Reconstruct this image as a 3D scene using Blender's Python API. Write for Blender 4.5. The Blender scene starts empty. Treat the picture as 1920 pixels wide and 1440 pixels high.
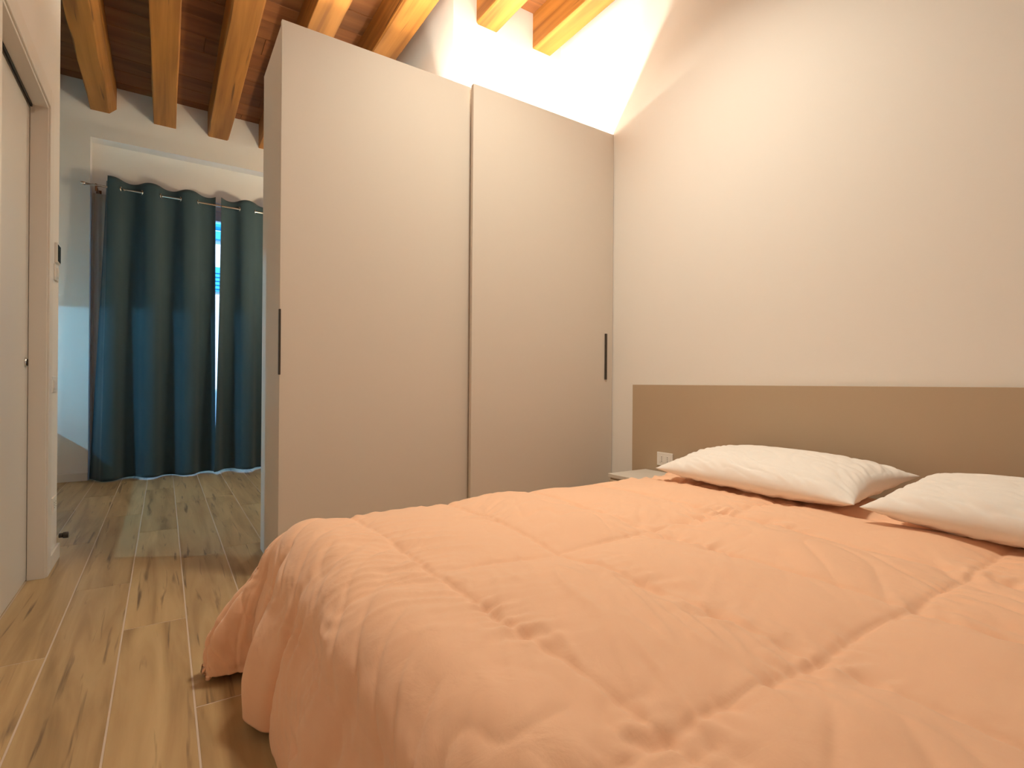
import bpy, bmesh, math, random
import numpy as np
from mathutils import Matrix, Vector
random.seed(4)
S = bpy.context.scene
COL = S.collection
PI = math.pi

# ------------------------------------------------------------------ camera, world, exposure, lights
H = 0.92
cam_d = bpy.data.cameras.new('camera')
cam_d.sensor_width = 36.0
cam_d.lens = 988.0 / 1920.0 * 36.0
cam_d.clip_start = 0.02
cam = bpy.data.objects.new('camera', cam_d)
COL.objects.link(cam)
cam.matrix_world = (Matrix.Translation((0, 0, H)) @ Matrix.Rotation(math.radians(-33.46), 4, 'Z')
                    @ Matrix.Rotation(math.radians(90), 4, 'X') @ Matrix.Rotation(math.radians(0.45), 4, 'Z'))
S.camera = cam

w = bpy.data.worlds.new('daylight')
S.world = w
w.use_nodes = True
wn = w.node_tree
bg = wn.nodes['Background']
tc = wn.nodes.new('ShaderNodeTexCoord')
sx = wn.nodes.new('ShaderNodeSeparateXYZ')
cr = wn.nodes.new('ShaderNodeValToRGB')
cr.color_ramp.elements[0].position = 0.0
cr.color_ramp.elements[0].color = (0.30, 0.55, 0.85, 1)
cr.color_ramp.elements[1].position = 0.5
cr.color_ramp.elements[1].color = (0.20, 0.50, 1.0, 1)
wn.links.new(tc.outputs['Generated'], sx.inputs[0])
wn.links.new(sx.outputs['Z'], cr.inputs[0])
wn.links.new(cr.outputs[0], bg.inputs[0])
bg.inputs[1].default_value = 3.5

sun = bpy.data.lights.new('sun', 'SUN'); sun.energy = 5.0; sun.color = (1.0, 0.97, 0.93); sun.angle = math.radians(0.53)
sun_o = bpy.data.objects.new('sun', sun); COL.objects.link(sun_o)
sun_o.rotation_euler = (math.radians(50), 0, math.radians(12))

S.view_settings.view_transform = 'Standard'
S.view_settings.look = 'None'
S.view_settings.gamma = 1.0
S.view_settings.use_curve_mapping = False
S.view_settings.exposure = 0.0
try:
    S.cycles.max_bounces = 14
    S.cycles.diffuse_bounces = 10
    S.cycles.sample_clamp_indirect = 25.0
    S.cycles.use_denoising = True
except Exception:
    pass

WARM = (1.0, 0.905, 0.745)

def area_light(name, loc, size, size_y, power, color, rot=(0, 0, 0), spread=PI):
    l = bpy.data.lights.new(name, 'AREA')
    l.shape = 'RECTANGLE'; l.size = size; l.size_y = size_y
    l.energy = power; l.color = color; l.spread = spread
    o = bpy.data.objects.new(name, l)
    o.location = loc; o.rotation_euler = rot
    COL.objects.link(o)
    return o

def point_light(name, loc, power, color, radius):
    l = bpy.data.lights.new(name, 'POINT')
    l.energy = power; l.color = color; l.shadow_soft_size = radius
    o = bpy.data.objects.new(name, l); o.location = loc
    COL.objects.link(o)
    return o

# two LED strips lying behind the front and the back lip of the wardrobe top, shining up
area_light('led_strip', (1.51, 2.723, 2.502), 2.00, 0.014, 46.0, WARM, (PI, 0, 0))
area_light('led_strip', (1.51, 3.128, 2.502), 2.00, 0.014, 28.0, WARM, (PI, 0, 0))
# warm lamp on the inner wall behind the wardrobe
point_light('back_room_bulb', (1.45, 5.0, 2.28), 38.0, (1.0, 0.80, 0.53), 0.05)
# cool worktop lamp in the kitchen corner on the left
point_light('worktop_bulb', (-2.25, 4.60, 1.553), 84.0, (0.20, 0.66, 1.0), 0.006)
# added fill light above the bed, out of view
area_light('bedroom_fill', (1.39, 1.60, 3.375), 0.46, 0.46, 35.0, (1.0, 0.91, 0.74), (0, 0, 0), 2.45)

# ------------------------------------------------------------------ helpers
def link(name, me, m=None, parent=None, loc=(0, 0, 0)):
    o = bpy.data.objects.new(name, me)
    o.location = loc
    COL.objects.link(o)
    if m is not None and me is not None and len(me.materials) == 0:
        me.materials.append(m)
    if parent is not None:
        o.parent = parent
    return o

def mesh_of(bm, name, smooth=False):
    bmesh.ops.recalc_face_normals(bm, faces=bm.faces)
    me = bpy.data.meshes.new(name)
    bm.to_mesh(me); bm.free()
    if smooth:
        for p in me.polygons: p.use_smooth = True
    return me

def obj(name, bm, m, parent=None, smooth=False, loc=(0, 0, 0)):
    return link(name, mesh_of(bm, name, smooth), m, parent, loc)

def add_box(bm, a, b, bevel=0.0, seg=1):
    r = bmesh.ops.create_cube(bm, size=1.0)
    vs = r['verts']
    c = [(a[i] + b[i]) / 2 for i in range(3)]
    s = [abs(b[i] - a[i]) for i in range(3)]
    for v in vs:
        v.co = Vector((c[0] + v.co.x * s[0], c[1] + v.co.y * s[1], c[2] + v.co.z * s[2]))
    if bevel > 0:
        es = list({e for v in vs for e in v.link_edges})
        bmesh.ops.bevel(bm, geom=es, offset=bevel, segments=seg, affect='EDGES', profile=0.5)
    return bm

def box(a, b, bevel=0.0, seg=1):
    return add_box(bmesh.new(), a, b, bevel, seg)

def add_cyl(bm, p0, p1, r, n=16, r2=None):
    p0 = Vector(p0); p1 = Vector(p1)
    d = p1 - p0
    q = Vector((0, 0, 1)).rotation_difference(d.normalized())
    mt = Matrix.Translation((p0 + p1) / 2) @ q.to_matrix().to_4x4()
    bmesh.ops.create_cone(bm, cap_ends=True, segments=n, radius1=r, radius2=r if r2 is None else r2,
                          depth=d.length, matrix=mt)
    return bm

def cyl(p0, p1, r, n=16, r2=None):
    return add_cyl(bmesh.new(), p0, p1, r, n, r2)

def add_torus(bm, R, r, axis_mat, n=20, k=8):
    rows = []
    for i in range(n):
        t = 2 * PI * i / n
        row = []
        for j in range(k):
            f = 2 * PI * j / k
            row.append(bm.verts.new(axis_mat @ Vector(((R + r * math.cos(f)) * math.cos(t),
                                                      (R + r * math.cos(f)) * math.sin(t), r * math.sin(f)))))
        rows.append(row)
    for i in range(n):
        for j in range(k):
            bm.faces.new((rows[i][j], rows[(i + 1) % n][j], rows[(i + 1) % n][(j + 1) % k], rows[i][(j + 1) % k]))
    return bm

def structure(o):
    o['kind'] = 'structure'; return o

def tag(o, label, cat, group=None):
    o['label'] = label; o['category'] = cat
    if group: o['group'] = group
    return o

def empty(name, loc=(0, 0, 0)):
    o = bpy.data.objects.new(name, None); o.location = loc
    o.empty_display_size = 0.1
    COL.objects.link(o); return o

def grid_mesh(name, P, closed_u=False):
    """P: array (nu, nv, 3)"""
    nu, nv = P.shape[:2]
    idx = np.arange(nu * nv).reshape(nu, nv)
    a = idx[:-1, :-1].ravel(); b = idx[1:, :-1].ravel(); c = idx[1:, 1:].ravel(); d = idx[:-1, 1:].ravel()
    faces = np.stack([a, b, c, d], 1).tolist()
    me = bpy.data.meshes.new(name)
    me.from_pydata(P.reshape(-1, 3).tolist(), [], faces)
    for p in me.polygons: p.use_smooth = True
    me.update()
    return me

# numpy gradient noise
_rng = np.random.RandomState(7)
_perm = _rng.permutation(256)
_ang = _rng.rand(256) * 2 * PI
_gx, _gy = np.cos(_ang), np.sin(_ang)
def perlin(x, y, seed=0):
    xi = np.floor(x).astype(int); yi = np.floor(y).astype(int)
    xf = x - xi; yf = y - yi
    def g(ix, iy, dx, dy):
        h = _perm[(_perm[(ix + seed * 17) & 255] + iy) & 255]
        return _gx[h] * dx + _gy[h] * dy
    u = xf**3 * (xf * (xf * 6 - 15) + 10); v = yf**3 * (yf * (yf * 6 - 15) + 10)
    n00 = g(xi, yi, xf, yf); n10 = g(xi + 1, yi, xf - 1, yf)
    n01 = g(xi, yi + 1, xf, yf - 1); n11 = g(xi + 1, yi + 1, xf - 1, yf - 1)
    return (n00 * (1 - u) + n10 * u) * (1 - v) + (n01 * (1 - u) + n11 * u) * v

# ------------------------------------------------------------------ materials
def material(name, color, rough=0.6, metal=0.0, spec=0.5):
    m = bpy.data.materials.new(name); m.use_nodes = True
    b = m.node_tree.nodes['Principled BSDF']
    b.inputs['Base Color'].default_value = (*color, 1)
    b.inputs['Roughness'].default_value = rough
    b.inputs['Metallic'].default_value = metal
    b.inputs['Specular IOR Level'].default_value = spec
    return m

def nd(m, t, **kw):
    n = m.node_tree.nodes.new(t)
    for k, v in kw.items(): setattr(n, k, v)
    return n

def ln(m, a, b): m.node_tree.links.new(a, b)

def bumped(m, scale=60.0, strength=0.1, dist=0.002, detail=4):
    b = m.node_tree.nodes['Principled BSDF']
    t = nd(m, 'ShaderNodeTexCoord'); n = nd(m, 'ShaderNodeTexNoise')
    n.inputs['Scale'].default_value = scale; n.inputs['Detail'].default_value = detail
    bp = nd(m, 'ShaderNodeBump'); bp.inputs['Strength'].default_value = strength
    bp.inputs['Distance'].default_value = dist
    ln(m, t.outputs['Object'], n.inputs['Vector'])
    ln(m, n.outputs['Fac'], bp.inputs['Height'])
    ln(m, bp.outputs['Normal'], b.inputs['Normal'])
    return m

def ramp(m, stops):
    r = nd(m, 'ShaderNodeValToRGB')
    e = r.color_ramp.elements
    e[0].position, e[0].color = stops[0][0], (*stops[0][1], 1)
    e[1].position, e[1].color = stops[-1][0], (*stops[-1][1], 1)
    for p, c in stops[1:-1]:
        k = e.new(p); k.color = (*c, 1)
    return r

def wood(name, dark, mid, light, stretch, rough=0.5, crack=(0.05, 0.03, 0.015), crack_amt=0.8, vary=0.25, spec=0.3,
         cr_lo=0.60, cr_hi=0.68, crf=(2.2, 2.4, 2.2)):
    """grain runs along object Y (stretch = scale per axis)"""
    m = bpy.data.materials.new(name); m.use_nodes = True
    b = m.node_tree.nodes['Principled BSDF']
    b.inputs['Specular IOR Level'].default_value = spec
    t = nd(m, 'ShaderNodeTexCoord'); oi = nd(m, 'ShaderNodeObjectInfo')
    off = nd(m, 'ShaderNodeVectorMath', operation='SCALE')
    cb = nd(m, 'ShaderNodeCombineXYZ')
    ln(m, oi.outputs['Random'], cb.inputs[0]); ln(m, oi.outputs['Random'], cb.inputs[1]); ln(m, oi.outputs['Random'], cb.inputs[2])
    ln(m, cb.outputs[0], off.inputs[0]); off.inputs['Scale'].default_value = 57.0
    ad = nd(m, 'ShaderNodeVectorMath', operation='ADD')
    ln(m, t.outputs['Object'], ad.inputs[0]); ln(m, off.outputs[0], ad.inputs[1])
    mp = nd(m, 'ShaderNodeMapping'); mp.inputs['Scale'].default_value = stretch
    ln(m, ad.outputs[0], mp.inputs[0])
    n1 = nd(m, 'ShaderNodeTexNoise'); n1.inputs['Scale'].default_value = 1.0; n1.inputs['Detail'].default_value = 6
    n1.inputs['Distortion'].default_value = 0.7
    ln(m, mp.outputs[0], n1.inputs['Vector'])
    r = ramp(m, [(0.28, dark), (0.5, mid), (0.72, light)])
    ln(m, n1.outputs['Fac'], r.inputs[0])
    # dark cracks and knots
    mp2 = nd(m, 'ShaderNodeMapping'); mp2.inputs['Scale'].default_value = tuple(s * f for s, f in zip(stretch, crf))
    ln(m, ad.outputs[0], mp2.inputs[0])
    n2 = nd(m, 'ShaderNodeTexNoise'); n2.inputs['Scale'].default_value = 0.8; n2.inputs['Detail'].default_value = 3
    n2.inputs['Distortion'].default_value = 0.5
    ln(m, mp2.outputs[0], n2.inputs['Vector'])
    r2 = ramp(m, [(cr_lo, (0, 0, 0)), (cr_hi, (crack_amt,) * 3)])
    ln(m, n2.outputs['Fac'], r2.inputs[0])
    mx = nd(m, 'ShaderNodeMix', data_type='RGBA')
    ln(m, r2.outputs[0], mx.inputs[0]); ln(m, r.outputs[0], mx.inputs[6]); mx.inputs[7].default_value = (*crack, 1)
    # tone per piece
    hs = nd(m, 'ShaderNodeHueSaturation')
    mr = nd(m, 'ShaderNodeMapRange'); mr.inputs[3].default_value = 1 - vary; mr.inputs[4].default_value = 1 + vary
    ln(m, oi.outputs['Random'], mr.inputs[0]); ln(m, mr.outputs[0], hs.inputs['Value'])
    ln(m, mx.outputs[2], hs.inputs['Color'])
    ln(m, hs.outputs[0], b.inputs['Base Color'])
    b.inputs['Roughness'].default_value = rough
    bp = nd(m, 'ShaderNodeBump'); bp.inputs['Strength'].default_value = 0.25; bp.inputs['Distance'].default_value = 0.002
    ln(m, n1.outputs['Fac'], bp.inputs['Height']); ln(m, bp.outputs['Normal'], b.inputs['Normal'])
    return m

M_wall = bumped(material('wall_plaster', (0.80, 0.785, 0.755), 0.85, spec=0.2), 35, 0.08, 0.003)
M_trim = material('white_lacquer', (0.74, 0.71, 0.66), 0.45)
M_door = material('door_laminate', (0.66, 0.64, 0.60), 0.38)
M_robe = bumped(material('wardrobe_laminate', (0.66, 0.60, 0.53), 0.55, spec=0.3), 300, 0.05, 0.0005)
M_head = bumped(material('headboard_laminate', (0.47, 0.37, 0.26), 0.5, spec=0.3), 300, 0.05, 0.0005)
M_black = material('black_metal', (0.045, 0.034, 0.025), 0.4)
M_chrome = material('chrome', (0.75, 0.74, 0.72), 0.2, 1.0)
M_white = material('white_plastic', (0.80, 0.78, 0.74), 0.35)
M_hole = material('socket_hole', (0.02, 0.02, 0.02), 0.6)
M_screen = material('dark_display', (0.03, 0.035, 0.04), 0.15)
M_beam = wood('beam_timber', (0.20, 0.074, 0.015), (0.36, 0.146, 0.028), (0.48, 0.205, 0.042), (14, 0.6, 14), 0.55,
              crack=(0.10, 0.04, 0.012), crack_amt=0.85, vary=0.10, cr_lo=0.66, cr_hi=0.72)
M_board = wood('board_timber', (0.17, 0.060, 0.018), (0.24, 0.088, 0.026), (0.31, 0.122, 0.037), (0.8, 9, 9), 0.6,
               crack=(0.04, 0.018, 0.008), crack_amt=0.6, vary=0.15, cr_lo=0.66, cr_hi=0.74)
M_floor = wood('oak_plank_tile', (0.30, 0.195, 0.090), (0.45, 0.31, 0.155), (0.56, 0.41, 0.215), (14, 1.1, 14), 0.42,
               crack=(0.13, 0.085, 0.05), crack_amt=0.85, vary=0.09, spec=0.4, cr_lo=0.60, cr_hi=0.72, crf=(3.4, 2.4, 3.4))
M_grout = material('pale_grout', (0.60, 0.50, 0.41), 0.8)
M_wood_end = material('dark_bed_wood', (0.16, 0.11, 0.07), 0.5)

def fabric(name, color, rough=0.85, sheen=0.3, weave=900, wr_scale=7.0, wr=0.35, dist=0.006):
    m = material(name, color, rough, spec=0.2)
    b = m.node_tree.nodes['Principled BSDF']
    b.inputs['Sheen Weight'].default_value = sheen
    b.inputs['Sheen Roughness'].default_value = 0.5
    t = nd(m, 'ShaderNodeTexCoord')
    n = nd(m, 'ShaderNodeTexNoise'); n.inputs['Scale'].default_value = wr_scale
    n.inputs['Detail'].default_value = 5; n.inputs['Distortion'].default_value = 0.6
    n2 = nd(m, 'ShaderNodeTexNoise'); n2.inputs['Scale'].default_value = weave
    ln(m, t.outputs['Object'], n.inputs['Vector']); ln(m, t.outputs['Object'], n2.inputs['Vector'])
    b1 = nd(m, 'ShaderNodeBump'); b1.inputs['Strength'].default_value = wr; b1.inputs['Distance'].default_value = dist
    b2 = nd(m, 'ShaderNodeBump'); b2.inputs['Strength'].default_value = 0.15; b2.inputs['Distance'].default_value = 0.0006
    ln(m, n.outputs['Fac'], b1.inputs['Height']); ln(m, n2.outputs['Fac'], b2.inputs['Height'])
    ln(m, b1.outputs['Normal'], b2.inputs['Normal']); ln(m, b2.outputs['Normal'], b.inputs['Normal'])
    return m

M_duvet = fabric('terracotta_cotton', (0.86, 0.54, 0.355), 0.7, 0.25, wr_scale=12, wr=0.42, dist=0.009)
M_pillow = fabric('white_cotton', (0.84, 0.81, 0.77), 0.8, 0.2, wr_scale=10, wr=0.25)
M_mattress = fabric('mattress_ticking', (0.7, 0.68, 0.64))
M_curtain = fabric('blackout_cloth', (0.043, 0.076, 0.092), 0.75, 0.15, wr_scale=4, wr=0.15)
M_sheer = fabric('beige_voile', (0.55, 0.48, 0.40), 0.9, 0.2, wr_scale=4, wr=0.1)

M_glass = bpy.data.materials.new('window_glass'); M_glass.use_nodes = True
_b = M_glass.node_tree.nodes['Principled BSDF']; M_glass.node_tree.nodes.remove(_b)
_o = M_glass.node_tree.nodes['Material Output']
_t = nd(M_glass, 'ShaderNodeBsdfTransparent'); _g = nd(M_glass, 'ShaderNodeBsdfGlossy'); _x = nd(M_glass, 'ShaderNodeMixShader')
_g.inputs['Roughness'].default_value = 0.03; _x.inputs[0].default_value = 0.06
_t.inputs['Color'].default_value = (0.93, 0.97, 0.98, 1)
ln(M_glass, _t.outputs[0], _x.inputs[1]); ln(M_glass, _g.outputs[0], _x.inputs[2]); ln(M_glass, _x.outputs[0], _o.inputs[0])

def emissive(name, col, s):
    m = bpy.data.materials.new(name); m.use_nodes = True
    b = m.node_tree.nodes['Principled BSDF']
    b.inputs['Base Color'].default_value = (*col, 1)
    b.inputs['Emission Color'].default_value = (*col, 1); b.inputs['Emission Strength'].default_value = s
    return m
M_glow = emissive('lamp_glow', (1.0, 0.8, 0.56), 3.0)
M_coolglow = emissive('cool_lamp_glow', (0.5, 0.78, 1.0), 3.0)

# ------------------------------------------------------------------ dimensions
XR = 2.54        # right wall
XL = -0.459      # face of the left wall
XD = -0.52       # face of the sliding door
YL = 3.58        # end of the left wall
YF = 6.20        # far wall
YN = 6.345       # back of the niche
YI = 3.20        # inner wall behind the wardrobe
XI = 1.618       # its corner
XK = -2.50       # kitchen side wall
YB = -1.60       # wall behind the camera
ZB = H + 2.50    # underside of beams
ZC = H + 2.755   # ceiling
ZT = ZC + 0.12

# ------------------------------------------------------------------ structure
# floor: grout bed with planks
fl = structure(obj('floor', box((XK, YB, -0.10), (XR + 0.05, YN + 0.2, -0.0012)), M_grout))
PW, PL, G = 0.20, 1.50, 0.005
def plank_mesh(L):
    return mesh_of(box((-PW / 2 + G / 2, -L / 2 + G / 2, -0.012), (PW / 2 - G / 2, L / 2 - G / 2, 0), 0.0008), 'plank')
full = plank_mesh(PL); full.materials.append(M_floor)
row = 0
x = -0.12 - 0.20 * 12 + 0.10
joints = {-0.02: 2.41, -0.22: 1.46, -0.42: 2.31, 0.18: 3.23}
while x < XR:
    k = round(x, 2)
    j = joints.get(k, random.uniform(0, PL))
    y0 = j - PL * math.ceil((j - YB) / PL)
    xa, xb = x - PW / 2, x + PW / 2
    while y0 < YN:
        y1 = y0 + PL
        a, b_ = max(y0, YB), min(y1, YN)
        if b_ - a > 0.03:
            left_room = xb > XD - 0.02 or b_ > YL
            if left_room and not (xa > XI + 0.02 and a > YI):
                if abs((b_ - a) - PL) < 1e-4 and xb < XR:
                    link('plank', full, None, fl, (x, (a + b_) / 2, 0))
                else:
                    L = b_ - a
                    xe = min(xb, XR)
                    bm = box((xa - x + G / 2, -L / 2 + G / 2, -0.012), (xe - x - G / 2, L / 2 - G / 2, 0), 0.0008)
                    obj('plank', bm, M_floor, fl, loc=(x, (a + b_) / 2, 0))
        y0 = y1
    x += PW

# walls
structure(obj('wall_right', box((XR, YB, 0), (XR + 0.2, YI + 0.2, ZT)), M_wall))
structure(obj('wall_inner', box((XI, YI, 0), (XR + 0.2, YF + 0.02, ZT), 0.004), M_wall))
structure(obj('wall_front', box((XK, YB - 0.2, 0), (XR + 0.2, YB, ZT)), M_wall))
structure(obj('wall_kitchen', box((XK - 0.2, YL - 0.1, 0), (XK, YN, ZT)), M_wall))
bm = bmesh.new()                                     # left wall with the door opening
DY0, DY1, DZ = 2.36, 3.245, 2.195
add_box(bm, (XK, YB, 0), (XL - 0.075, YL, ZT))
add_box(bm, (XL - 0.076, YB, 0), (XL, DY0, ZT))
add_box(bm, (XL - 0.076, DY1, 0), (XL, YL, ZT))
add_box(bm, (XL - 0.076, DY0, DZ), (XL, DY1, ZT))
structure(obj('wall_left', bm, M_wall))
# far wall with niche; niche back has the opening of the glazed door
NX0, NX1, NZ = -0.578, 1.56, H + 2.249
bm = bmesh.new()
add_box(bm, (XK, YF, 0), (NX0, YN + 0.15, ZT))
add_box(bm, (NX0, YF, NZ), (NX1, YN + 0.15, ZT))
add_box(bm, (NX1, YF, 0), (XI + 0.1, YN + 0.15, ZT))
WX0, WX1, WZ = -0.30, 1.50, 2.80
add_box(bm, (NX0, YN, 0), (WX0, YN + 0.15, NZ))
add_box(bm, (WX1, YN, 0), (NX1, YN + 0.15, NZ))
add_box(bm, (WX0, YN, WZ), (WX1, YN + 0.15, NZ))
structure(obj('wall_far', bm, M_wall))

# ceiling: slab, boards across, beams along
ce = structure(obj('ceiling', box((XK, YB, ZC + 0.024), (XR + 0.05, YN, ZT)), M_board))
BWD = 0.24
y = YB + BWD / 2
k = 0
while y < YN:
    x1 = XR if y < YI + BWD else XI + 0.05
    x0 = -1.2
    cut = random.uniform(0.2, 1.3)
    for (a, b_) in ((x0, cut), (cut, x1)):
        bm = box((a - (a + b_) / 2 + 0.001, -BWD / 2 + 0.002, 0), (b_ - (a + b_) / 2 - 0.001, BWD / 2 - 0.002, 0.022), 0.003)
        obj('board', bm, M_board, ce, loc=((a + b_) / 2, y, ZC + random.uniform(-0.0015, 0.0015)))
    y += BWD
def beam(x0, x1, y0, y1, cham):
    """rough sawn timber, waney lower edges"""
    L = y1 - y0; wd = x1 - x0; hh = ZC - ZB + 0.01
    n = 26
    bm = bmesh.new(); rings = []
    for i in range(n + 1):
        t = -L / 2 + L * i / n
        cl = max(0.004, cham[0] + 0.006 * math.sin(i * 0.9 + x0 * 9) + random.uniform(-.002, .002))
        crr = max(0.004, cham[1] + 0.006 * math.sin(i * 0.7 + x0 * 5) + random.uniform(-.002, .002))
        e = 0.0015 * math.sin(i * 1.3 + x0 * 7)
        sec = [(-wd / 2 + e, hh), (-wd / 2 + e, cl), (-wd / 2 + cl + e, 0), (wd / 2 - crr + e, 0), (wd / 2 + e, crr), (wd / 2 + e, hh)]
        rings.append([bm.verts.new((sx_, t, sz_)) for sx_, sz_ in sec])
    for i in range(n):
        for j in range(6):
            bm.faces.new((rings[i][j], rings[i + 1][j], rings[i + 1][(j + 1) % 6], rings[i][(j + 1) % 6]))
    bm.faces.new(rings[0]); bm.faces.new(rings[-1])
    return obj('beam', bm, M_beam, ce, loc=((x0 + x1) / 2, (y0 + y1) / 2, ZB))
for (x0, x1, y0, y1, ch) in ((-1.05, -0.86, YL, YF, (.01, .01)), (-0.58, -0.385, YL, YF, (.006, .05)),
                             (-0.10, 0.084, YB, YF, (.006, .006)), (0.358, 0.546, YB, YF, (.006, .006)),
                             (0.827, 1.015, YB, YF, (.006, .006)), (1.295, 1.488, YB, YF, (.006, .01)),
                             (1.795, 1.969, YB, YI, (.006, .006)), (2.277, 2.441, YB, YI, (.006, .006))):
    beam(x0, x1, y0, y1, ch)

# baseboards
structure(obj('baseboard_left', box((XL, DY1 + 0.09, 0), (XL + 0.012, YL + 0.012, 0.075), 0.002), M_trim))
structure(obj('baseboard_far', box((XK, YF - 0.012, 0), (NX0, YF, 0.075), 0.002), M_trim))
structure(obj('baseboard_right', box((XR - 0.012, YB, 0), (XR, 2.58, 0.075), 0.002), M_trim))

# sliding door in the left wall
dr = structure(empty('door_1', (XD, (DY0 + DY1) / 2, 0)))
def dchild(name, a, b, m, bev=0.002, par=None):
    o = obj(name, box(a, b, bev), m, dr if par is None else par)
    o.matrix_parent_inverse = Matrix.Translation((-XD, -(DY0 + DY1) / 2, 0))
    return o
dchild('door_panel', (XD - 0.012, DY0 + 0.002, 0.006), (XD, DY1 - 0.012, DZ - 0.03), M_door)
dchild('jamb', (XD + 0.001, DY1 - 0.010, 0), (XL + 0.004, DY1 + 0.0, DZ), M_trim, 0.001)
dchild('jamb', (XD + 0.001, DY0, 0), (XL + 0.004, DY0 + 0.010, DZ), M_trim, 0.001)
dchild('head_jamb', (XD + 0.010, DY0 + 0.010, DZ - 0.012), (XL + 0.004, DY1 - 0.010, DZ), M_trim, 0.001)
dchild('track', (XD + 0.001, DY0 + 0.010, DZ - 0.02), (XD + 0.009, DY1 - 0.010, DZ - 0.002), M_hole, 0.0)
dchild('architrave', (XL, DY1, 0), (XL + 0.012, DY1 + 0.085, DZ + 0.085), M_trim)
dchild('architrave', (XL, DY0 - 0.085, 0), (XL + 0.012, DY0, DZ + 0.085), M_trim)
dchild('architrave', (XL, DY0, DZ), (XL + 0.012, DY1, DZ + 0.085), M_trim)
lk = obj('lock', cyl((XD, DY1 - 0.06, 1.0), (XD + 0.004, DY1 - 0.06, 1.0), 0.024, 24), M_chrome, dr, True)
lk.matrix_parent_inverse = Matrix.Translation((-XD, -(DY0 + DY1) / 2, 0))
l2 = obj('thumb_turn', box((XD + 0.004, DY1 - 0.064, 0.985), (XD + 0.010, DY1 - 0.056, 1.015), 0.001), M_black, lk)

# glazed door in the niche: frame, two leaves, panes
wi = structure(empty('window_1', ((WX0 + WX1) / 2, YN + 0.07, 0)))
WI = Matrix.Translation((-(WX0 + WX1) / 2, -(YN + 0.07), 0))
def wchild(name, bm, m, par=None):
    o = obj(name, bm, m, wi if par is None else par)
    if par is None: o.matrix_parent_inverse = WI
    return o
M_wframe = material('window_frame_paint', (0.62, 0.64, 0.66), 0.4)
bm = bmesh.new()
add_box(bm, (WX0, YN + 0.03, 0), (WX0 + 0.06, YN + 0.10, WZ), 0.003)
add_box(bm, (WX1 - 0.06, YN + 0.03, 0), (WX1, YN + 0.10, WZ), 0.003)
add_box(bm, (WX0 + 0.06, YN + 0.03, WZ - 0.08), (WX1 - 0.06, YN + 0.10, WZ), 0.003)
wchild('window_frame', bm, M_wframe)
mid = (WX0 + WX1) / 2
for (a, b_) in ((WX0 + 0.06, mid), (mid, WX1 - 0.06)):
    bm = bmesh.new()
    st = 0.035
    add_box(bm, (a, YN + 0.04, 0.015), (a + st, YN + 0.09, WZ - 0.08), 0.003)
    add_box(bm, (b_ - st, YN + 0.04, 0.015), (b_, YN + 0.09, WZ - 0.08), 0.003)
    add_box(bm, (a + st, YN + 0.04, 0.015), (b_ - st, YN + 0.09, 0.10), 0.003)
    add_box(bm, (a + st, YN + 0.04, WZ - 0.18), (b_ - st, YN + 0.09, WZ - 0.08), 0.003)
    lf = wchild('sash', bm, M_wframe)
    wchild('pane', box((a + st, YN + 0.062, 0.10), (b_ - st, YN + 0.068, WZ - 0.18)), M_glass, lf)

# ------------------------------------------------------------------ outside: building across the way
M_render = bumped(material('white_render', (0.85, 0.86, 0.88), 0.9), 20, 0.1)
M_shut = material('blue_shutter_paint', (0.03, 0.42, 0.66), 0.5)
M_street = material('grey_paving', (0.35, 0.38, 0.42), 0.9)
structure(obj('ground_outside', box((-8, YN + 0.2, -0.30), (12, 14, -0.05)), M_street))
hb = tag(empty('building', (2, 10, -0.05)), 'white rendered house with pale blue louvred shutters, seen through the curtain gap', 'building')
def hchild(name, bm, m, par=None):
    o = obj(name, bm, m, hb if par is None else par)
    if par is None: o.matrix_parent_inverse = Matrix.Translation((-2, -10, 0.05))
    return o
hchild('wall', box((-8, 10, -0.05), (12, 10.3, 3.40)), M_render)
for (a, b_, z0, z1) in ((0.1, 1.5, 2.41, 2.81), (2.3, 3.7, 2.41, 2.81), (-2.4, -1.0, 2.41, 2.81)):
    sh = hchild('shutter', box((a, 9.95, z0), (b_, 9.999, z1)), M_shut)
    bm = bmesh.new(); z = z0 + 0.04
    while z < z1 - 0.04:
        add_box(bm, (a + 0.04, 9.925, z), (b_ - 0.04, 9.951, z + 0.045)); z += 0.065
    sl = hchild('slat_stack', bm, M_shut, sh); sl['kind'] = 'stuff'
hchild('awning_panel', box((-3, 9.92, 3.26), (6, 9.999, 3.395), 0.01), M_shut)
hchild('gutter', cyl((-8, 9.94, 3.50), (12, 9.94, 3.50), 0.085, 12), M_shut)

# ------------------------------------------------------------------ wardrobe
RX0, RY0, RY1 = 0.451, 2.608, 3.19
RH = H + 1.695
wr = tag(empty('wardrobe', (RX0, RY1, 0)), 'tall beige wardrobe with two sliding doors, beside the headboard wall', 'wardrobe')
WR = Matrix.Translation((-RX0, -RY1, 0))
def rchild(name, bm, m, par=None):
    o = obj(name, bm, m, wr if par is None else par)
    if par is None: o.matrix_parent_inverse = WR
    return o
XE = XR - 0.004
rchild('side_panel', box((RX0, RY0 + 0.070, 0), (RX0 + 0.025, RY1, RH - 0.008), 0.001), M_robe)
rchild('side_panel', box((XE - 0.025, RY0 + 0.072, 0), (XE, RY1, 2.47), 0.001), M_robe)
rchild('back_panel', box((RX0 + 0.025, RY1 - 0.012, 0.06), (XE - 0.025, RY1, RH - 0.008)), M_robe)
rchild('top_panel', box((RX0 + 0.025, RY0 + 0.070, 2.46), (XE - 0.025, RY1 - 0.012, 2.485)), M_robe)
rchild('plinth', box((RX0 + 0.025, RY0 + 0.08, 0), (XE - 0.025, RY0 + 0.10, 0.06)), M_robe)
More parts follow.
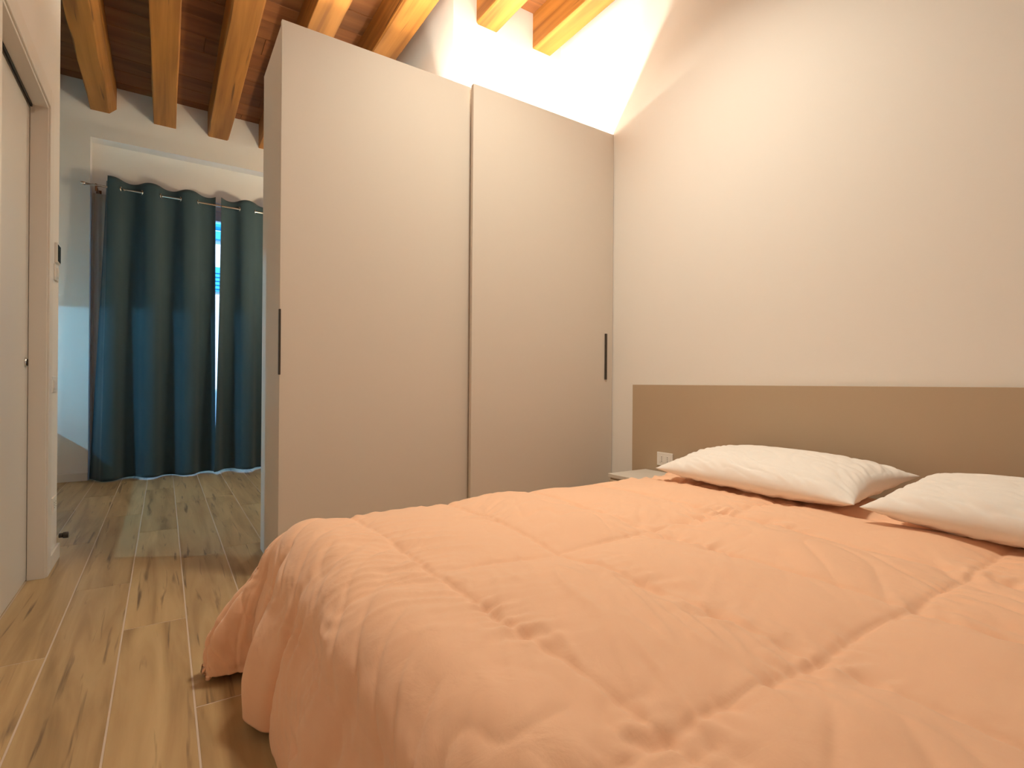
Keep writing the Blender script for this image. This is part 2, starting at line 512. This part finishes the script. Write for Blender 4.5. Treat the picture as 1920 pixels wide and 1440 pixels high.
for yl in (2.723, 3.128):
    rchild('light_profile', box((RX0 + 0.045, yl - 0.012, 2.485), (XE - 0.03, yl + 0.012, 2.498), 0.001), M_chrome)
DXm = 1.447
d1 = rchild('sliding_door', box((RX0 - 0.002, RY0 + 0.042, 0.012), (DXm + 0.06, RY0 + 0.066, RH), 0.0015), M_robe)
d2 = rchild('sliding_door', box((DXm, RY0 - 0.002, 0.012), (XE, RY0 + 0.024, RH), 0.0015), M_robe)
rchild('handle', box((RX0 - 0.006, RY0 + 0.038, 0.955), (RX0 + 0.003, RY0 + 0.054, 1.262), 0.001), M_black, d1)
rchild('handle', box((XE - 0.072, RY0 - 0.010, 0.955), (XE - 0.055, RY0 - 0.0015, 1.262), 0.001), M_black, d2)

# ------------------------------------------------------------------ headboard panel, sockets
hd = tag(empty('headboard', (XR, 1.10, 0.366)), 'long taupe headboard panel fixed on the wall behind the pillows', 'headboard')
o = obj('panel', box((XR - 0.024, -0.16, 0.366), (XR - 0.002, 2.40, H + 0.002), 0.001), M_head, hd)
o.matrix_parent_inverse = Matrix.Translation((-XR, -1.10, -0.366))

def socket_plate(name, label, cat, c, nrm, wdt, hgt, holes, kindd='socket'):
    """plate in the YZ plane, facing nrm along X"""
    t = tag(empty(name, c), label, cat)
    s = nrm
    xs = sorted((0, s * 0.008))
    obj('plate', box((xs[0], -wdt / 2, -hgt / 2), (xs[1], wdt / 2, hgt / 2), 0.002), M_white, t)
    if kindd == 'socket':
        for yy in holes:
            xs2 = sorted((s * 0.008, s * 0.0095))
            ins = obj('insert', box((xs2[0], yy - 0.021, -0.021), (xs2[1], yy + 0.021, 0.021), 0.001), M_white, t)
            bmh = bmesh.new()
            for dz in (-0.012, 0, 0.012):
                add_cyl(bmh, (s * 0.0085, yy, dz), (s * 0.0100, yy, dz), 0.0028, 10)
            obj('contact_hole', bmh, M_hole, ins)
    else:
        for yy in holes:
            xs2 = sorted((s * 0.008, s * 0.012))
            obj('rocker', box((xs2[0], yy - 0.011, -0.022), (xs2[1], yy + 0.011, 0.022), 0.001), M_white, t)
    return t
socket_plate('wall_socket', 'white socket plate set in the taupe headboard beside the pillow', 'socket',
             (XR - 0.024, 2.13, 0.475), -1, 0.118, 0.08, (0.02, -0.022))
socket_plate('light_switch', 'white switch plate on the narrow wall strip past the door, at waist height', 'switch',
             (XL, 3.43, 0.90), 1, 0.12, 0.08, (-0.024, 0, 0.024), 'switch')
socket_plate('wall_socket', 'low white socket plate on the narrow wall strip past the door', 'socket',
             (XL, 3.46, 0.30), 1, 0.12, 0.08, (-0.022, 0.022))
th = tag(empty('thermostat', (XL, 3.50, 1.56)), 'small dark thermostat display high on the wall strip past the door', 'thermostat')
obj('housing', box((0, -0.045, -0.05), (0.012, 0.045, 0.05), 0.002), M_white, th)
obj('display', box((0.012, -0.038, -0.042), (0.014, 0.038, 0.042), 0.001), M_screen, th)
socket_plate('light_switch', 'white switch plate directly below the dark thermostat display', 'switch',
             (XL, 3.48, 1.46), 1, 0.09, 0.08, (-0.012, 0.012), 'switch')
ds = tag(empty('door_stop', (XL + 0.035, YL - 0.03, 0)), 'tiny black door stop by the end of the left wall', 'door stop')
obj('base', cyl((-0.022, 0, 0.12), (-0.005, 0, 0.12), 0.012, 16), M_black, ds, True)
obj('buffer', cyl((-0.005, 0, 0.12), (0.016, 0, 0.12), 0.016, 16), M_black, ds, True)

# ------------------------------------------------------------------ nightstand
ns = tag(empty('nightstand', (2.32, 2.20, 0)), 'low pale nightstand between the bed and the wardrobe', 'nightstand')
NM = material('pale_nightstand_top', (0.62, 0.58, 0.52), 0.45)
NI = Matrix.Translation((-2.32, -2.20, 0))
def nchild(name, bm, m, par=None):
    o = obj(name, bm, m, ns if par is None else par)
    if par is None: o.matrix_parent_inverse = NI
    return o
nchild('body', box((2.20, 1.96, 0.04), (2.50, 2.27, 0.375), 0.002), M_head)
nchild('top', box((2.19, 1.955, 0.376), (2.51, 2.28, 0.398), 0.002), NM)
nd1 = nchild('drawer', box((2.182, 1.97, 0.20), (2.199, 2.26, 0.365), 0.002), M_head)
nchild('knob', cyl((2.165, 2.115, 0.28), (2.182, 2.115, 0.28), 0.012, 14), M_black, nd1)
nchild('plinth', box((2.22, 1.97, 0), (2.48, 2.26, 0.04)), M_black)

# ------------------------------------------------------------------ bed
bed = tag(empty('bed', (1.45, 0.95, 0)), 'low double bed under the terracotta duvet', 'bed')
BI = Matrix.Translation((-1.45, -0.95, 0))
def bchild(name, bm, m):
    o = obj(name, bm, m, bed); o.matrix_parent_inverse = BI; return o
bchild('frame', box((0.50, 0.22, 0.10), (2.49, 1.70, 0.22), 0.01), M_wood_end)
for (lx, ly) in ((0.56, 0.28), (0.56, 1.64), (2.42, 0.28), (2.42, 1.64)):
    bchild('leg', box((lx - 0.03, ly - 0.03, 0), (lx + 0.03, ly + 0.03, 0.10), 0.003), M_wood_end)
mt = obj('mattress', box((0.50, 0.22, 0.221), (2.48, 1.70, 0.415), 0.04, 3), M_mattress, None, True)
tag(mt, 'mattress lying on the low bed, wholly covered by the duvet', 'mattress')

# duvet ------------------------------------------------------------
XF, YFAR, YNR, ZTOP = 0.41, 1.79, 0.12, 0.468
RR = 0.135
OVER = 0.535
def profile(rho, flare):
    q = RR * PI / 2
    a = np.minimum(rho / RR, PI / 2)
    s = np.maximum(rho - q, 0)
    o = RR * np.sin(a) + flare * np.sin(np.minimum(s / 0.30, 1) * PI / 2)
    d = RR * (1 - np.cos(a)) + s * 0.93
    return o, d
NP, NQ = 430, 430
p = np.linspace(XF - OVER, 2.44, NP)[:, None] * np.ones((1, NQ))
q = np.linspace(YNR - OVER, YFAR + OVER, NQ)[None, :] * np.ones((NP, 1))
def base(p, q):
    a = np.maximum(XF - p, 0)
    bf = np.maximum(q - YFAR, 0); bn = np.maximum(YNR - q, 0)
    b = bf + bn; sg = np.where(bf > 0, 1.0, -1.0)
    r = np.hypot(a, b) + 1e-9
    mxx = np.maximum(a, b) + 1e-9
    # fraction of corner: 0 on straight hangs, 1 at the diagonal
    cf = np.where((a > 0) & (b > 0), np.minimum(a, b) / mxx, 0.0)
    re = r / (1 + (r / mxx - 1) * 0.5)
    ang = np.arctan2(b, a)
    hang = np.clip((re - 0.08) / 0.35, 0, 1)
    flare = 0.055 + 0.10 * cf
    o, d = profile(re, flare)
    # tangential pleats: tau runs along the rim
    tau = np.where(b > 0, YFAR + ang * 0.30, q)
    tau = np.where((a <= 0) & (b > 0), YFAR + 0.47 + (p - XF), tau)
    f = 0.010 * np.sin(tau * 13.0 + 0.6) + 0.005 * np.sin(tau * 29.0 + 1.0)
    def groove(c, wd, amp): return -amp * np.exp(-((tau - c - 0.10 * (re - 0.2)) / wd) ** 2)
    f = f + groove(1.66, 0.022, 0.075) + 0.03 * np.exp(-((tau - 1.56) / 0.06) ** 2)
    f = f + groove(1.40, 0.020, 0.035) + groove(0.95, 0.03, 0.025) + groove(0.55, 0.03, 0.03)
    f = f + groove(1.92, 0.022, 0.05) + groove(2.06, 0.03, 0.05) + groove(2.20, 0.02, 0.04)
    o = o + f * hang * np.where(a + b > 0, 1, 0)
    x = np.maximum(p, XF) - o * a / r
    lobe = hang * np.exp(-((ang - 0.55) / 0.5) ** 2) * np.where((a > 0) & (bf > 0), 1, 0)
    x = x - 0.085 * lobe * np.clip(a / 0.1, 0, 1)
    y = np.clip(q, YNR, YFAR) + sg * o * b / r * 0.62
    z = ZTOP - d
    return np.stack([x, y, z], -1)
B = base(p, q)
gu = np.gradient(B, axis=0); gv = np.gradient(B, axis=1)
N = np.cross(gu, gv); N /= np.linalg.norm(N, axis=-1, keepdims=True) + 1e-9
# quilting
CX, CY, X0q, Y0q = 0.37, 0.69, 0.535, 0.445
wob = 0.012 * perlin(p * 3, q * 3, 5)
dx = (p + wob - X0q) / CX; dx = np.abs(dx - np.round(dx)) * CX
dy = (q + wob - Y0q) / CY; dy = np.abs(dy - np.round(dy)) * CY
strx = 0.65 + 0.5 * perlin(p * 2.3, q * 2.3, 9)
hangm = np.clip((np.maximum(XF - p, 0) + np.maximum(q - YFAR, 0)) / 0.12, 0, 1)
seam = (1 - 0.6 * hangm) * (0.008 * np.exp(-(dx / 0.009) ** 2) * strx + 0.007 * np.exp(-(dy / 0.009) ** 2) * (1.3 - strx))
puff = 0.020 * (1 - 0.7 * hangm) * np.sin(np.minimum(dx / (CX / 2), 1) * PI / 2) ** 0.8 * np.sin(np.minimum(dy / (CX / 2), 1) * PI / 2) ** 0.8
# gathers running away from the seams
gx = np.exp(-(dx / 0.055) ** 2); gy = np.exp(-(dy / 0.055) ** 2)
cr1 = perlin(q * 26 + 3 * perlin(p * 5, q * 5, 2), p * 7, 11) * gx
cr2 = perlin(p * 26 + 3 * perlin(p * 5, q * 5, 3), q * 7, 12) * gy
amp = np.clip(perlin(p * 2.1 + 4, q * 2.1, 21) * 1.6 + 0.55, 0.1, 1.3)
gath = 0.021 * (cr1 + cr2) * amp
big = 0.020 * perlin(p * 2.2, q * 2.2, 31) + 0.010 * perlin(p * 5, q * 5, 32)
# diagonal soft creases
th_ = 0.75
u1 = p * math.cos(th_) + q * math.sin(th_); v1 = -p * math.sin(th_) + q * math.cos(th_)
rd = 1 - np.abs(perlin(u1 * 3.0 + 1.5 * perlin(p * 2, q * 2, 8), v1 * 9.0, 41)) * 2.4
rd = np.clip(rd, 0, 1) ** 4
cre = 0.0065 * rd * np.clip(perlin(p * 1.7, q * 1.7, 43) * 2 + 0.4, 0, 1)
fine = 0.0034 * perlin(u1 * 14, v1 * 42, 51) * amp
disp = puff - seam + gath + big - cre + fine
# tension folds on the far foot shoulder
sh = np.exp(-((p - 0.50) / 0.16) ** 2) * np.exp(-((q - 1.25) / 0.35) ** 2)
crs = 1 - np.abs(perlin(q * 15 + p * 5, p * 2.6, 61)) * 3.2
disp += 0.009 * sh * np.clip(crs, 0, 1) ** 2 + 0.006 * sh * perlin(q * 34 + p * 12, p * 5, 62)
sh2 = np.exp(-((p - 0.72) / 0.25) ** 2) * np.exp(-((q - 0.75) / 0.45) ** 2)
crs2 = 1 - np.abs(perlin(p * 13 - q * 5, q * 3.2, 63)) * 3.2
disp += 0.006 * sh2 * np.clip(crs2, 0, 1) ** 2
edge = np.clip((2.44 - p) / 0.10, 0, 1)
disp *= 0.3 + 0.7 * edge
P = B + N * disp[..., None] * np.sign(N[NP // 2, NQ // 2, 2])
P[..., 2] -= (0.045 * (1 - np.clip((2.44 - p) / 0.06, 0, 1)) ** 2)
P[..., 2] = np.where(P[..., 2] < 0.022, 0.022 + 0.15 * np.maximum(P[..., 2] - 0.022, -0.1) * 0, P[..., 2])
me = grid_mesh('duvet', P)
dv = link('duvet', me, M_duvet)
tag(dv, 'puffy terracotta quilted duvet spread over the bed and hanging to the floor', 'duvet')
sm = dv.modifiers.new('thickness', 'SOLIDIFY'); sm.thickness = 0.012; sm.offset = -1.0 if N[NP // 2, NQ // 2, 2] > 0 else 1.0

# pillows ----------------------------------------------------------
def pillow(name, label, cx, cy, cz, L, Wd, T, rot, tilt, seed):
    n, m_ = 120, 84
    u = np.linspace(-1, 1, n)[:, None] * np.ones((1, m_)); v = np.linspace(-1, 1, m_)[None, :] * np.ones((n, 1))
    # denser at the rim
    u = np.sin(u * PI / 2) * 0.5 + u * 0.5; v = np.sin(v * PI / 2) * 0.5 + v * 0.5
    body = np.clip((1 - np.abs(u) ** 3.0), 0, 1) ** 0.50 * np.clip((1 - np.abs(v) ** 2.4), 0, 1) ** 0.55
    pin = 1 - 0.10 * (1 - v ** 2) ** 1 * np.abs(u) ** 6
    pinv = 1 - 0.07 * (1 - u ** 2) ** 1 * np.abs(v) ** 6
    yy = u * L / 2 * pin; xx = v * Wd / 2 * pinv
    wr_ = 0.0
    rim = np.clip(np.maximum(np.abs(u), np.abs(v)), 0, 1)
    tops = []
    for s in (1, -1):
        k = 1.0 if s > 0 else 0.80
        z = s * T * k * body
        cz_ = 0.010 * perlin(u * 1.6 + seed, v * 1.6, seed) * body
        fl_ = perlin((u + v) * 2.2 + seed, (u - v) * 9, seed + 1) * np.exp(-((rim - 0.86) / 0.22) ** 2) * 0.010
        dg = np.clip(1 - np.abs(perlin((u * 1.4 + v) * 1.7 + seed, (u - v * 1.2) * 4.0, seed + 2)) * 3.0, 0, 1) ** 3 * 0.007 * body
        tops.append(np.stack([xx, yy, z + cz_ + fl_ * np.clip(1.02 - rim, 0, 0.15) / 0.15 - dg * s], -1))
    verts = np.concatenate([tops[0].reshape(-1, 3), tops[1].reshape(-1, 3)])
    i0 = np.arange(n * m_).reshape(n, m_)
    def quads(i, flip):
        a = i[:-1, :-1].ravel(); b = i[1:, :-1].ravel(); c = i[1:, 1:].ravel(); d = i[:-1, 1:].ravel()
        return (np.stack([a, d, c, b], 1) if flip else np.stack([a, b, c, d], 1)).tolist()
    faces = quads(i0, False) + quads(i0 + n * m_, True)
    me = bpy.data.meshes.new(name)
    me.from_pydata(verts.tolist(), [], faces)
    bm = bmesh.new(); bm.from_mesh(me)
    bmesh.ops.remove_doubles(bm, verts=bm.verts, dist=0.0006)
    bmesh.ops.recalc_face_normals(bm, faces=bm.faces)
    bm.to_mesh(me); bm.free()
    for f in me.polygons: f.use_smooth = True
    o = link(name, me, M_pillow)
    o.location = (cx, cy, cz); o.rotation_euler = (0, tilt, rot)
    tag(o, label, 'pillow', 'pillows at the head of the bed')
    return o
pillow('pillow', 'white pillow nearer the wardrobe, covering the socket plate with its corner', 2.185, 1.265, 0.552, 0.88, 0.50, 0.090, math.radians(-2), math.radians(-6), 3)
pillow('pillow', 'white pillow at the right edge, its corner lying over the other pillow', 2.10, 0.37, 0.553, 0.84, 0.50, 0.092, math.radians(-1), math.radians(-4), 8)

# ------------------------------------------------------------------ curtains on a rod
YC, ZR = 6.08, 2.695
rod = tag(empty('curtain_rod', (0.45, YC, ZR)), 'thin metal curtain rod carrying the dark curtains across the niche', 'curtain rod')
RI = Matrix.Translation((-0.45, -YC, -ZR))
def cchild(name, bm, m, sm_=True):
    o = obj(name, bm, m, rod, sm_); o.matrix_parent_inverse = RI; return o
cchild('pole', cyl((-0.60, YC, ZR), (1.52, YC, ZR), 0.010, 14), M_chrome)
cchild('finial', cyl((-0.635, YC, ZR), (-0.60, YC, ZR), 0.016, 14), M_chrome)
bm = bmesh.new()
add_box(bm, (-0.532, YC - 0.006, ZR - 0.012), (-0.518, YF + 0.14, ZR + 0.0), 0.001)
add_cyl(bm, (-0.525, YC, ZR - 0.05), (-0.525, YC, ZR + 0.012), 0.008, 12)
add_box(bm, (-0.545, YN - 0.008, ZR - 0.05), (-0.505, YN - 0.001, ZR + 0.03), 0.001)
cchild('bracket', bm, material('bronze', (0.22, 0.10, 0.05), 0.45, 0.6), False)

def curtain(label, x0, x1, phase, y_amp, zt, zb, closeL, closeR, lean=0.0, seed=1, period=0.307, mat=None, name='curtain', group=None, eyelets=True, ret=False):
    nx, nz = 260, 90
    s = np.linspace(0, 1, nx)[:, None] * np.ones((1, nz)); t = np.linspace(0, 1, nz)[None, :] * np.ones((nx, 1))
    X = x0 + (x1 - x0) * s
    X = X + closeL * t ** 1.5 * (1 - s) ** 3 + closeR * t ** 1.5 * s ** 3
    ph = (X - phase) / period * 2 * PI
    cs = np.cos(ph)
    amp_ = y_amp * (0.55 + 0.85 * t) * (1 + 0.25 * perlin(X * 3, t * 2, seed))
    # softened square wave gives broad flat folds
    wv = np.tanh(1.3 * cs) / math.tanh(1.3)
    Y = YC - amp_ * wv + 0.012 * perlin(X * 7, t * 2.5, seed + 3) * t
    Z = zt + (zb - zt) * t
    Z = Z + (1 - t) ** 8 * 0.014 * cs
    Z = Z + (t ** 6) * (0.012 * np.cos(ph * 0.5 + 1)) * 0.4
    if ret:      # the outer edge turns back into the niche
        m = 40
        r_ = np.linspace(0, 1, m, endpoint=False)[:, None]
        xb = x0 - 0.022 - 0.112 * t[:1] ** 1.1
        Xr = xb + (X[:1] - xb) * r_ ** 0.8
        Yr = 6.245 + (Y[:1] - 6.245) * r_ + 0.005 * np.sin(r_ * 9)
        Zr = np.repeat(Z[:1], m, 0) + 0.02 * np.cos(r_ * 6) * (1 - t[:1]) ** 8 - 0.012 * (1 - t[:1]) ** 8
        X = np.concatenate([Xr, X]); Y = np.concatenate([Yr, Y]); Z = np.concatenate([Zr, Z])
    P_ = np.stack([X, Y, Z], -1)
    o = link(name, grid_mesh(name, P_), mat or M_curtain)
    tag(o, label, 'curtain', group)
    md = o.modifiers.new('thickness', 'SOLIDIFY'); md.thickness = 0.003
    if eyelets:
        k = math.floor((x0 - phase) / (period / 2)) - 1
        c = phase + period / 4
        xs = [c + i * period / 2 for i in range(-12, 14) if x0 + 0.02 < c + i * period / 2 < x1 - 0.02]
        for xx in xs:
            ex = 'r'
            side = math.sin((xx - phase) / period * 2 * PI)
            mtx = Matrix.Translation((xx, YC, ZR)) @ Matrix.Rotation(math.radians(68 if side > 0 else 112), 4, 'Z') @ Matrix.Rotation(PI / 2, 4, 'X')
            bm = add_torus(bmesh.new(), 0.021, 0.0055, mtx)
            obj('eyelet', bm, M_chrome, o, True)
    return o
zt, zb = ZR + 0.085, 0.012
curtain('wide dark teal eyelet curtain, left of the bright gap', -0.437, 0.425, -0.108, 0.055, zt, zb, -0.035, 0.015, seed=2, ret=True, group='dark curtains on the rod')
curtain('dark teal eyelet curtain right of the bright gap, half hidden by the wardrobe', 0.472, 1.42, 0.508 + 0.307 / 2 + 0.05, 0.055, zt, zb + 0.010, -0.05, 0.0, seed=6, group='dark curtains on the rod')
# ------------------------------------------------------------------ beige voile at the left end of the niche
nx, nz = 60, 40
s = np.linspace(0, 1, nx)[:, None] * np.ones((1, nz)); t = np.linspace(0, 1, nz)[None, :] * np.ones((nx, 1))
X = -0.565 + s * 0.12
Y = YN - 0.035 + 0.010 * np.sin(s * 14) * (0.8 + 0.2 * t)
Z = (ZR - 0.01) + (0.02 - (ZR - 0.01)) * t
o = link('sheer_curtain', grid_mesh('sheer_curtain', np.stack([X, Y, Z], -1)), M_sheer)
tag(o, 'narrow beige inner curtain hanging behind the dark curtain at the niche corner', 'curtain')
o.modifiers.new('thickness', 'SOLIDIFY').thickness = 0.002

# ------------------------------------------------------------------ kitchen corner (beyond the left frame edge)
kc = tag(empty('kitchen_counter', (-1.95, 4.9, 0)), 'plain kitchen counter in the corner left of the far wall', 'counter')
KI = Matrix.Translation((1.95, -4.9, 0))
for nme, bx_, m in (('body', ((XK + 0.002, 3.62, 0.0), (-1.43, 6.18, 0.86)), M_door), ('worktop', ((XK + 0.002, 3.60, 0.861), (-1.39, 6.185, 0.90)), M_head)):
    o = obj(nme, box(*bx_, 0.002), m, kc); o.matrix_parent_inverse = KI
kw = tag(empty('wall_cabinet', (XK, 4.9, 1.56)), 'plain kitchen wall cabinet above the counter', 'cabinet')
o = obj('body', box((XK + 0.002, 3.62, 1.56), (-1.95, 6.18, 2.4), 0.001), M_door, kw); o.matrix_parent_inverse = Matrix.Translation((-XK, -4.9, -1.56))
for y0 in (3.63, 4.485, 5.34):
    o = obj('cabinet_door', box((-1.949, y0, 1.562), (-1.93, y0 + 0.845, 2.395), 0.002), M_door, kw)
    o.matrix_parent_inverse = Matrix.Translation((-XK, -4.9, -1.56))

# lamp on the inner wall behind the wardrobe
wl = tag(empty('wall_lamp', (XI, 5.0, 2.28)), 'small warm wall lamp behind the wardrobe', 'lamp')
obj('back_plate', box((-0.014, -0.05, -0.08), (-0.001, 0.05, 0.08), 0.003), M_chrome, wl)
obj('arm', cyl((-0.014, 0, -0.05), (-0.168, 0, -0.07), 0.006, 10), M_chrome, wl, True)
obj('holder', cyl((-0.168, 0, -0.085), (-0.168, 0, -0.055), 0.018, 14), M_chrome, wl, True)

# made-up square fixture under the timber, housing the added bedroom fill light
sp = tag(empty('fill_fixture', (1.39, 1.60, ZC)), 'unseen square fixture added for the fill light above the bed', 'lamp')
obj('stem', cyl((0, 0, 0), (0, 0, 3.41 - ZC), 0.012, 12), M_white, sp, True)
obj('housing', box((-0.25, -0.25, 3.38 - ZC), (0.25, 0.25, 3.412 - ZC), 0.004), M_white, sp)
